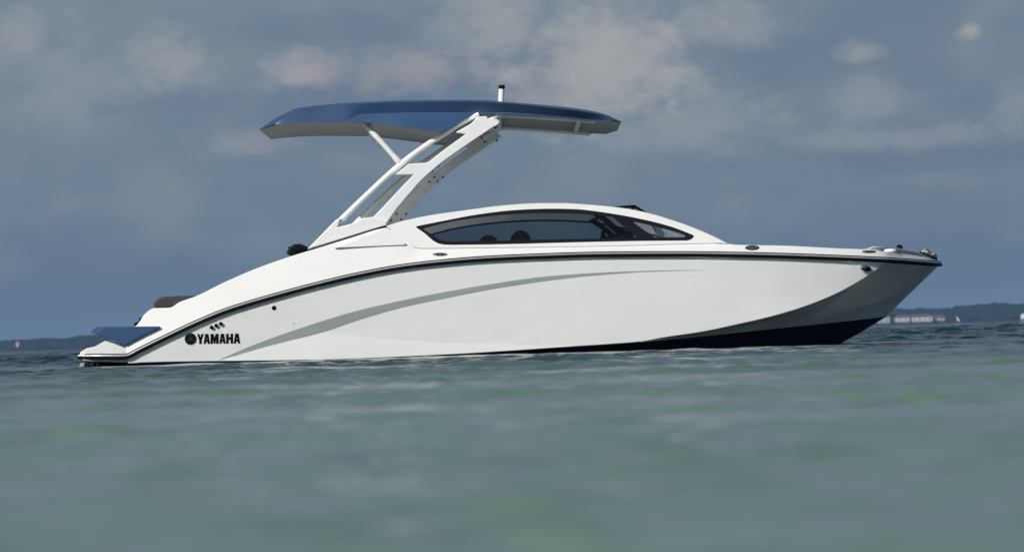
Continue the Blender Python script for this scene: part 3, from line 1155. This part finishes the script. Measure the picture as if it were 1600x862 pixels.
for x in CX:
    pl_, pm_, pu_ = W(x, cL(x), yL(x)), W(x, cM(x), yM(x)), W(x, cU(x), yU(x))
    tx = tT_x(x)
    pt_ = W(tx, tT_y(tx), yT(x))
    pc_ = Vector((pt_.x, YC, pt_.z + 0.03 * min(1, (x - 429) / 60) * min(1, (957 - x) / 60)))
    lo_b.append([pl_.lerp(pm_, s) for s in (0, 0.33, 0.66, 1)])
    up_b.append([pm_.lerp(pu_, s) for s in (0, 0.25, 0.5, 0.75, 1)])
    ch_b.append([pu_.lerp(pt_, s) for s in (0, 0.5, 1)])
    crown.append([pt_, pt_.lerp(pc_, 0.5) + Vector((0, 0, 0.006)), pc_])
    # lining: rises from the lower edge into a shallow tray
    e = min(1, (x - 429) / 40) * min(1, (957 - x) / 40)
    zc = min(pl_.z + 0.035 * e, pt_.z - 0.01)
    if x < 470 or x > 930:
        q = Vector((pt_.x, pt_.y, pt_.z - 0.004))
        c2 = Vector((pc_.x, YC, pc_.z - 0.004))
    else:
        q = Vector((pl_.x, 0.55, min(zc, pt_.z - 0.02)))
        c2 = Vector((pl_.x, YC, min(zc + 0.01, pc_.z - 0.02)))
    w_ = 1 - e
    q0 = Vector((pl_.x, 0.55, min(zc, pt_.z - 0.02)))
    c0_ = Vector((pl_.x, YC, min(zc + 0.01, pc_.z - 0.02)))
    q1 = Vector((pt_.x, pt_.y, pt_.z - 0.004))
    c1_ = Vector((pc_.x, YC, pc_.z - 0.004))
    lining.append([pl_, pl_ + Vector((0, 0.05, 0.002)), q0.lerp(q1, w_ ** 2), c0_.lerp(c1_, w_ ** 2)])
can = Mesh()
can.grid(lo_b, both=True)
can.grid(up_b, both=True)
can.grid(ch_b, both=True)
can.grid(crown, both=True)
co = can.build('canopy', M_blue, boat)
gs = Mesh()
gpts = [W(541, 190.6, 0.108), W(563, 178.4, 0.112), W(583, 192.9, 0.100)]
back_ = [p + Vector((0, 0.12, 0)) for p in gpts]
gs.add(gpts + back_, [(0, 1, 2), (5, 4, 3), (0, 3, 4, 1), (1, 4, 5, 2), (2, 5, 3, 0)])
gs.build('strut_socket', M_blue, co)
li = Mesh()
li.grid(lining, both=True)
li.build('lining', M_lining, co)
fr = Mesh()
fl_ = curve([(735, 183.2), (781, 180.6), (856, 184.2), (930, 190)])
fr.tube([W(x, fl_(x), 0.30) for x in np.linspace(738, 930, 24)], 0.020, 12, both=True)
for x in (780, 905):
    p = W(x, fl_(x), 0.30)
    fr.tube([p, mir(p)], 0.020, 12)
p = W(568, 189.5, 0.30)
fr.tube([p, mir(p)], 0.020, 12)
fr.build('canopy_frame', M_powder, co)
ht = Mesh()
a0, a1 = W(862, 165.2, 0.9), W(888, 167.5, 0.9)
ht.prism([[W(858, 170, 0.9), W(862, 166.5, 0.9), W(888, 169.5, 0.9), W(892, 174, 0.9)]], (0, 0.75, 0))
ht.build('roof_hatch', M_blue, co, bevel=0.006)

# stern light pole on the canopy
pp = Mesh()
pz0, pz1 = W(782.2, 172, 1.15), W(783.8, 139, 1.15)
pp.tube([pz0, pz1], [0.028, 0.026], 16)
po = pp.build('light_pole', M_powder, boat)
pp = Mesh()
c1 = W(783.8, 139, 1.15)
c2 = W(784.0, 133.2, 1.15)
pp.tube([c1, c2 - (c2 - c1) * 0.25, c2], [0.030, 0.030, 0.026], 16)
pp.build('pole_cap', M_black, po)

# ---- stern: platform, wings, cushion, jet
pf = Mesh()
a = W(124.5, 552.5, 0.10)
wing = [(124.5, 555), (125, 551.5), (128, 548.3), (136.5, 543.2), (138.5, 543.4), (141, 542.3), (147, 541.6), (167, 530.8), (180, 534.8), (195.8, 539.3), (204, 537), (215, 546), (200, 555)]
pf.prism([[W(px, py, 0.06) for px, py in wing]], (0, 0.35, 0), both=True)
pl0, pl1 = W(126, 556, 0.12), W(205, 556, 0.12)
zt_ = W(160, 548, 0.12).z
pf.box((pl0.x, 0.12, pl0.z), (pl1.x, 2 * YC - 0.12, zt_))
pf.build('swim_platform', M_white, boat, bevel=0.014)
up_ = Mesh()
up_.prism([[W(px, py, 0.05) for px, py in [(128, 561), (206, 560.5), (206, 566.3), (180, 566), (150, 565), (131, 563.6)]]], (0, 2 * YC - 0.1, 0))
up_.build('platform_underside', M_grey, boat, bevel=0.006)
fin_o = [(162, 510.2), (200, 509.8), (248.5, 509.6), (250.4, 511.2), (222, 525), (195.3, 539.2), (166.5, 527.4), (147.3, 521.3)]
facet = [(141, 519.2, 0.075), (150, 510.8, 0.055), (161.4, 510.3, -0.011), (146.8, 521.1, -0.011)]
for k in (0, 1):
    wg = Mesh()
    wg.prism([[W(px, py, -0.012) for px, py in fin_o]], (0, 0.31, 0))
    wg.prism([[W(*q) for q in facet]], (0, 0.23, 0))
    if k:
        wg.v = [tuple(mir(Vector(p))) for p in wg.v]
    wg.build('platform_wing', M_blue, boat, bevel=0.007)
cu = Mesh()
cpts = [(240.5, 480.6), (239.6, 475.5), (240.6, 471), (244.5, 467.6), (249, 465), (255, 463.6), (282, 462.2), (304, 461.8), (312, 463), (312, 472), (290, 480.6)]
cu.prism([[W(px, py, 0.22) for px, py in cpts]], (0, 2 * YC - 0.44, 0))
cu.build('sun_pad', M_vinyl, boat, bevel=0.022)
lt = Mesh()
lt.prism([[W(px, py, 0.16) for px, py in [(208.5, 508.5), (209.5, 505), (212.5, 503.2), (216.5, 502.2), (217.5, 496.4), (220.2, 496), (221, 499), (219, 503), (214, 508)]]], (0, 0.25, 0))
lt.build('boarding_handle', M_black, boat, bevel=0.004)
jt = Mesh()
jp = W(150, 571, 0.9)
for yy in (0.80, 1.55):
    c0, c1 = W(206, 572, yy), W(139, 571.5, yy)
    jt.tube([c0, c1], [0.10, 0.075], 18)
    jt.tube([W(150, 571.5, yy), W(134, 571.8, yy)], [0.085, 0.070], 18)
jt.box((W(170, 570, 0.5).x, 0.4, -0.12), (W(222, 570, 0.5).x, 2 * YC - 0.4, W(170, 566.4, .5).z))
jt.build('jet_drive', M_black, boat)
rd = Mesh()
rd.prism([[W(px, py, 0.30) for px, py in [(125.3, 567), (133, 566.4), (131.6, 571), (130, 575.6), (126, 578), (122.8, 577)]]], (0, 0.05, 0))
rd.build('trim_tab', M_grey, boat, bevel=0.006)
rg = Mesh()
c_ = W(148, 570, 0.28)
rg.tube([c_ + Vector((0.026 * math.cos(q), 0, 0.026 * math.sin(q))) for q in np.linspace(0, 2 * math.pi, 25)[:-1]], 0.004, 8, closed=True)
rg.build('tow_eye', M_chrome, boat)

# ---- fittings on the topsides


def oval(px, py, a_, b_, fn, out0, out1, seg=28, ang=0.0):
    """raised oval button; fn gives the surface point at a photo position"""
    ms = Mesh()
    ca, sa = math.cos(ang), math.sin(ang)
    rings = []
    for (sc, o_) in ((1.0, out0), (0.97, out0 + (out1 - out0) * 0.6), (0.85, out1), (0.45, out1 * 1.12), (0.02, out1 * 1.15)):
        ring = []
        for q in np.linspace(0, 2 * math.pi, seg + 1):
            ex_, ey_ = a_ * sc * math.cos(q), b_ * sc * math.sin(q)
            ring.append(fn(px + ex_ * ca - ey_ * sa, py + ex_ * sa + ey_ * ca, o_))
        rings.append(ring)
    ms.grid(rings)
    return ms


def deck_pt(px, py, out):
    a = W(px, R_py(px), R_y(px))
    b = edge(px)
    pe = E_py(px) if px <= 604 else (E2_py(px) if px <= 1136 else E3_py(px))
    s = (R_py(px) - py) / max(1e-3, R_py(px) - pe)
    return W(px, py, a.y + (b.y - a.y) * s - out)


def hp(px, py, out):
    return on_hull(px, py, out)


def both_sides(ms):
    n = len(ms.v)
    ms.v += [tuple(mir(Vector(p))) for p in ms.v]
    f2 = [tuple(i + n for i in reversed(f)) for f in ms.f]
    ms.f += f2
    ms.s += ms.s
    ms.m += ms.m
    return ms


for (px, py, r) in ((330.3, 511.0, 2.9), (337.6, 508.3, 2.9), (344.9, 505.5, 2.9)):
    oval(px, py, r, r, hp, -0.002, 0.022, 18).build('drain_fitting', M_black, boat)
oval(428.3, 481, 3.7, 3.7, hp, -0.001, 0.004, 22).build('exhaust_outlet', M_black, boat)
oval(459.3, 505.4, 0.9, 0.9, hp, -0.001, 0.004, 12).build('drain_hole', M_black, boat)
# round deck plate
dp = oval(332, 468, 8.5, 8.5, deck_pt, -0.001, 0.0012, 32)
dp.build('deck_plate', M_white, boat)
# speakers and pop-up cleats
for (px, py, a_, b_) in ((1175.5, 387.2, 11.6, 4.1), (1358, 393.2, 11.5, 2.3)):
    o_ = oval(px, py, a_, b_, deck_pt, -0.003, 0.006, 36).build('speaker' if px < 1200 else 'bow_vent', M_black, boat)
    oval(px, py, a_ * 0.78, b_ * 0.72, deck_pt, 0.005, 0.009, 36).build('grille', M_grille, o_)
o_ = oval(688, 397.6, 13, 3.0, deck_pt, -0.003, 0.006, 36).build('pop_up_cleat', M_black, boat)
oval(688, 397.6, 11.4, 2.2, deck_pt, 0.004, 0.010, 36).build('cleat_bar', M_chrome, o_)
for dx in (-3.6, 3.6):
    oval(688 + dx, 397.6, 1.1, 1.7, deck_pt, 0.009, 0.012, 14).build('cleat_screw', M_black, o_)
# bow light: teardrop in a chrome bezel
o_ = oval(1352.5, 419.2, 9.5, 5.0, hp, -0.004, 0.030, 30, ang=0.22).build('bow_light', M_chrome, boat)
oval(1356.0, 420.2, 5.6, 3.6, hp, 0.026, 0.038, 24, ang=0.22).build('lens', M_black, o_)
# bow eye
be = Mesh()
p0, p1 = W(1389.5, 489.8, YC), W(1396.5, 484.0, YC)
pts = [p0]
for q in np.linspace(0, 1, 9):
    b_ = p0.lerp(p1, q)
    d_ = Vector((0.75, 0, -0.66))
    pts.append(b_ + d_ * 0.045 * math.sin(math.pi * (0.12 + 0.76 * q)))
pts.append(p1)
be.tube(pts, 0.0065, 10)
be.build('bow_eye', M_chrome, boat)

# ---- bow cap moulding
bc = Mesh()
cap = [(1356.5, 391), (1359, 387.2), (1363, 385.4), (1367.5, 384.8), (1384, 385.8), (1400, 386.8), (1420, 390.6), (1431, 392.4), (1442, 397.6), (1456, 403.6), (1458, 406), (1430, 402), (1390, 397), (1370, 393.5)]
bc.prism([[W(px, py, max(0.40, min(1.16, R_y(px) + 0.14))) for px, py in cap]], lambda p: Vector((0, 2 * (YC - p.y), 0)))
bc.build('bow_cap', M_white, boat, bevel=0.009)
sc_ = Mesh()
cc = W(1391, 391.3, 0.42)
sc_.ball(cc, (0.06, 0.035, 0.018), 20, 10)
sc_.build('step_pad', M_white, boat)
dm = Mesh()
cc = W(1405.5, 386, 0.95)
dm.ball(cc, (0.028, 0.03, 0.024), 18, 10)
dm.tube([cc + Vector((0, 0, -0.03)), cc + Vector((0, 0, -0.005))], 0.032, 16)
dm.build('bow_sensor', M_black, boat)
rl = Mesh()
rl.tube([W(1437, 394.2, 1.2), W(1450, 398.6, 1.2), W(1463, 404.6, 1.22)], 0.012, 10, flat=3.0)
rl.build('anchor_chute', M_black, boat)

# ---- interior seen through the glass and over the coaming
ws = Mesh()
yy = 0.42
ws.tube([W(928, 336, yy), W(960, 324.5, yy + 0.1), W(991.5, 322.3, yy + 0.25), W(1010, 333.5, yy + 0.25), W(1018, 340, yy + 0.25)], 0.013, 10, both=True)
ws.tube([W(930, 333.5, yy), W(948, 345, yy), W(965, 360, yy), W(974, 364, yy)], 0.026, 10, both=True)
p_ = W(991.5, 322.3, yy + 0.25)
ws.tube([p_, mir(p_)], 0.013, 10)
p_ = W(974, 364, yy)
ws.tube([p_, mir(p_)], 0.02, 10)
wso = ws.build('windshield', M_black, boat)
g = Mesh()
q = [W(991.5, 322.3, 0.67), W(1030, 352, 0.62), W(1050, 381, 0.62)]
g.grid([[p, mir(p)] for p in q], smooth=False)
g.build('windshield_glass', M_clear, wso)
ds = Mesh()
ds.prism([[W(px, py, 1.5) for px, py in [(944, 374.5), (945, 371), (962, 365), (987, 357.5), (1002, 359), (1004, 368), (990, 363.5), (965, 368.5), (949, 376)]]], (0, 0.7, 0))
ds.build('helm_console', M_black, boat, bevel=0.02)
sw = Mesh()
c_ = W(941.5, 366.5, 1.85)
sw.tube([c_ + Vector((0.035 * math.sin(q) * 0.5, 0.15 * math.cos(q), 0.15 * math.sin(q) * 0.45)) for q in np.linspace(0, 2 * math.pi, 33)[:-1]], 0.014, 10, closed=True)
sw.tube([c_ + Vector((0, -0.14, 0)), c_ + Vector((0, 0.14, 0))], 0.010, 8)
sw.tube([c_, W(950, 374, 1.85)], 0.016, 8)
sw.build('steering_wheel', M_black, boat)
for pts_, y0, y1 in (([(749, 392), (749, 376), (752, 371), (757, 368), (764, 367), (771, 368), (776, 373), (778, 378), (778, 392)], 1.55, 2.05),
                     ([(797, 392), (797, 375), (799, 367.5), (805, 362), (812, 359.5), (817, 359.5), (825, 364), (829, 371), (831, 378), (831, 392)], 1.55, 2.05)):
    s_ = Mesh()
    lo_z = zf - W(800, 392, 1.6).z
    s_.prism([[W(px, py, y0) for px, py in pts_]], (0, y1 - y0, 0))
    c0, c1 = W(pts_[0][0], 392, y0), W(pts_[-1][0], 392, y0)
    s_.box((c0.x, y0, zf), (c1.x, y1, c0.z - 0.002))
    s_.build('seat', M_vinyl, boat, bevel=0.025)

# ---- lettering and emblem on the topside


def cp(u, v):
    return (280 + u / 14.545, 500 + v / 14.545)


LET = {
    'Y': ([[(0, 0), (.35, 0), (.5, .36), (.65, 0), (1, 0), (.68, .60), (.68, 1), (.32, 1), (.32, .60)]]),
    'A': ([[(.25, 0), (.72, 0), (1, 1), (.66, 1), (.62, .80), (.37, .80), (.33, 1), (0, 1)], [(.42, .60), (.57, .60), (.495, .28)]]),
    'M': ([[(0, 0), (.36, 0), (.5, .46), (.64, 0), (1, 0), (1, 1), (.70, 1), (.70, .42), (.57, 1), (.43, 1), (.30, .42), (.30, 1), (0, 1)]]),
    'H': ([[(0, 0), (.35, 0), (.35, .36), (.65, .36), (.65, 0), (1, 0), (1, 1), (.65, 1), (.65, .61), (.35, .61), (.35, 1), (0, 1)]]),
}
le = Mesh()
for chx, u0, u1 in (('Y', 405, 555), ('A', 553, 698), ('M', 710, 892), ('A', 910, 1053), ('H', 1066, 1220), ('A', 1236, 1384)):
    loops = []
    for l in LET[chx]:
        ll = []
        for a_, b_ in l:
            u = u0 + (u1 - u0) * a_
            slope = -(u - 480) * 0.0135
            v = 313 + slope + (223) * b_
            ll.append(on_hull(*cp(u, v), 0.004))
        loops.append(ll)
    le.prism(loops, (0, 0.003, 0))
le.build('lettering', M_black, boat)

em = Mesh()
ecx, ecy = cp(258, 425)
er = 9.2
em.prism([[on_hull(ecx + er * math.cos(q), ecy + er * math.sin(q), 0.004) for q in np.linspace(0, 2 * math.pi, 49)[:-1]]], (0, 0.003, 0))
eo = em.build('emblem', M_black, boat)
fk = Mesh()
rings = [[on_hull(ecx + rr2 * math.cos(q), ecy + rr2 * math.sin(q), 0.0052) for q in np.linspace(0, 2 * math.pi, 49)] for rr2 in (8.05, 8.45)]
fk.grid(rings)
for k3 in range(3):
    th = math.radians(-90 + 120 * k3 + 0)
    u_ = Vector((math.cos(th), math.sin(th)))
    v_ = Vector((-u_.y, u_.x))

    def quad(a0, a1, b0, b1):
        q_ = [u_ * a0 + v_ * b0, u_ * a1 + v_ * b0, u_ * a1 + v_ * b1, u_ * a0 + v_ * b1]
        fk.add([on_hull(ecx + z_.x, ecy + z_.y, 0.0056 + 0.0002 * k3) for z_ in q_], [(0, 1, 2, 3)])
    quad(-4.6, 0.8, -0.28, 0.28)
    quad(0.8, 1.4, -1.15, 1.15)
    for s_ in (-1, 1):
        quad(1.4, 7.2, s_ * 0.62, s_ * 1.15)
    quad(1.4, 7.2, -0.22, 0.22) if False else None
fk.build('emblem_forks', M_chrome, eo)

# ------------------------------------------------------------------ loose things aboard
cb = Mesh()
cc = W(466, 391.5, 0.42)


def crump(d):
    return 1.0 + 0.22 * math.sin(5 * d.x + 3 * d.z + 1) * math.cos(4 * d.y + 2) + 0.14 * math.sin(11 * d.x - 7 * d.y + 9 * d.z) + 0.05 * math.sin(23 * d.z + 17 * d.x)


cb.ball(cc, (0.088, 0.20, 0.050), 40, 24, fn=crump)
o_ = cb.build('folded_cover', M_cloth)
tag(o_, 'crumpled black cloth cover lying on the coaming behind the tower foot', 'cover')

rp = Mesh()
pts = []
ctrl = [(1441, 393.5, 1.05), (1444, 391.2, 1.0), (1447.5, 389.8, 1.05), (1451, 391, 1.15), (1452, 394, 1.2), (1448, 396, 1.1), (1446.5, 393.5, 1.0), (1450, 393.6, 0.98), (1455, 395.2, 1.1), (1458.5, 395.6, 1.2),
        (1461, 398.5, 1.25), (1457, 400.2, 1.2), (1454.5, 397.4, 1.1), (1459, 396.8, 1.05), (1463, 400.2, 1.15), (1461, 403, 1.25)]
cv = [W(*c) for c in ctrl]
for i in range(len(cv) - 1):
    p0, p1, p2, p3 = cv[max(0, i - 1)], cv[i], cv[i + 1], cv[min(len(cv) - 1, i + 2)]
    for s in np.linspace(0, 1, 8)[:-1]:
        pts.append(0.5 * ((2 * p1) + (p2 - p0) * s + (2 * p0 - 5 * p1 + 4 * p2 - p3) * s * s + (3 * p1 - p0 - 3 * p2 + p3) * s ** 3))
rp.tube(pts, 0.0085, 10)
o_ = rp.build('rope', M_rope)
tag(o_, 'short coil of tan rope heaped on the bow tip', 'rope')

# ------------------------------------------------------------------ haze
hz = Mesh()
hz.box((-2500, -D - 2480, -1.6), (2500, 2480, 15.0))
ho = hz.build('haze', [])
hm = bpy.data.materials.new('haze')
hm.use_nodes = True
t = hm.node_tree
t.nodes.clear()
pv = t.nodes.new('ShaderNodeVolumePrincipled')
pv.inputs['Color'].default_value = (0.30, 0.55, 0.95, 1)
pv.inputs['Density'].default_value = 0.00017
pv.inputs['Anisotropy'].default_value = 0.0
o2 = t.nodes.new('ShaderNodeOutputMaterial')
t.links.new(pv.outputs[0], o2.inputs['Volume'])
ho.data.materials.append(hm)
tag(ho, 'thin blue haze over the water and far shore', 'haze', kind='stuff')
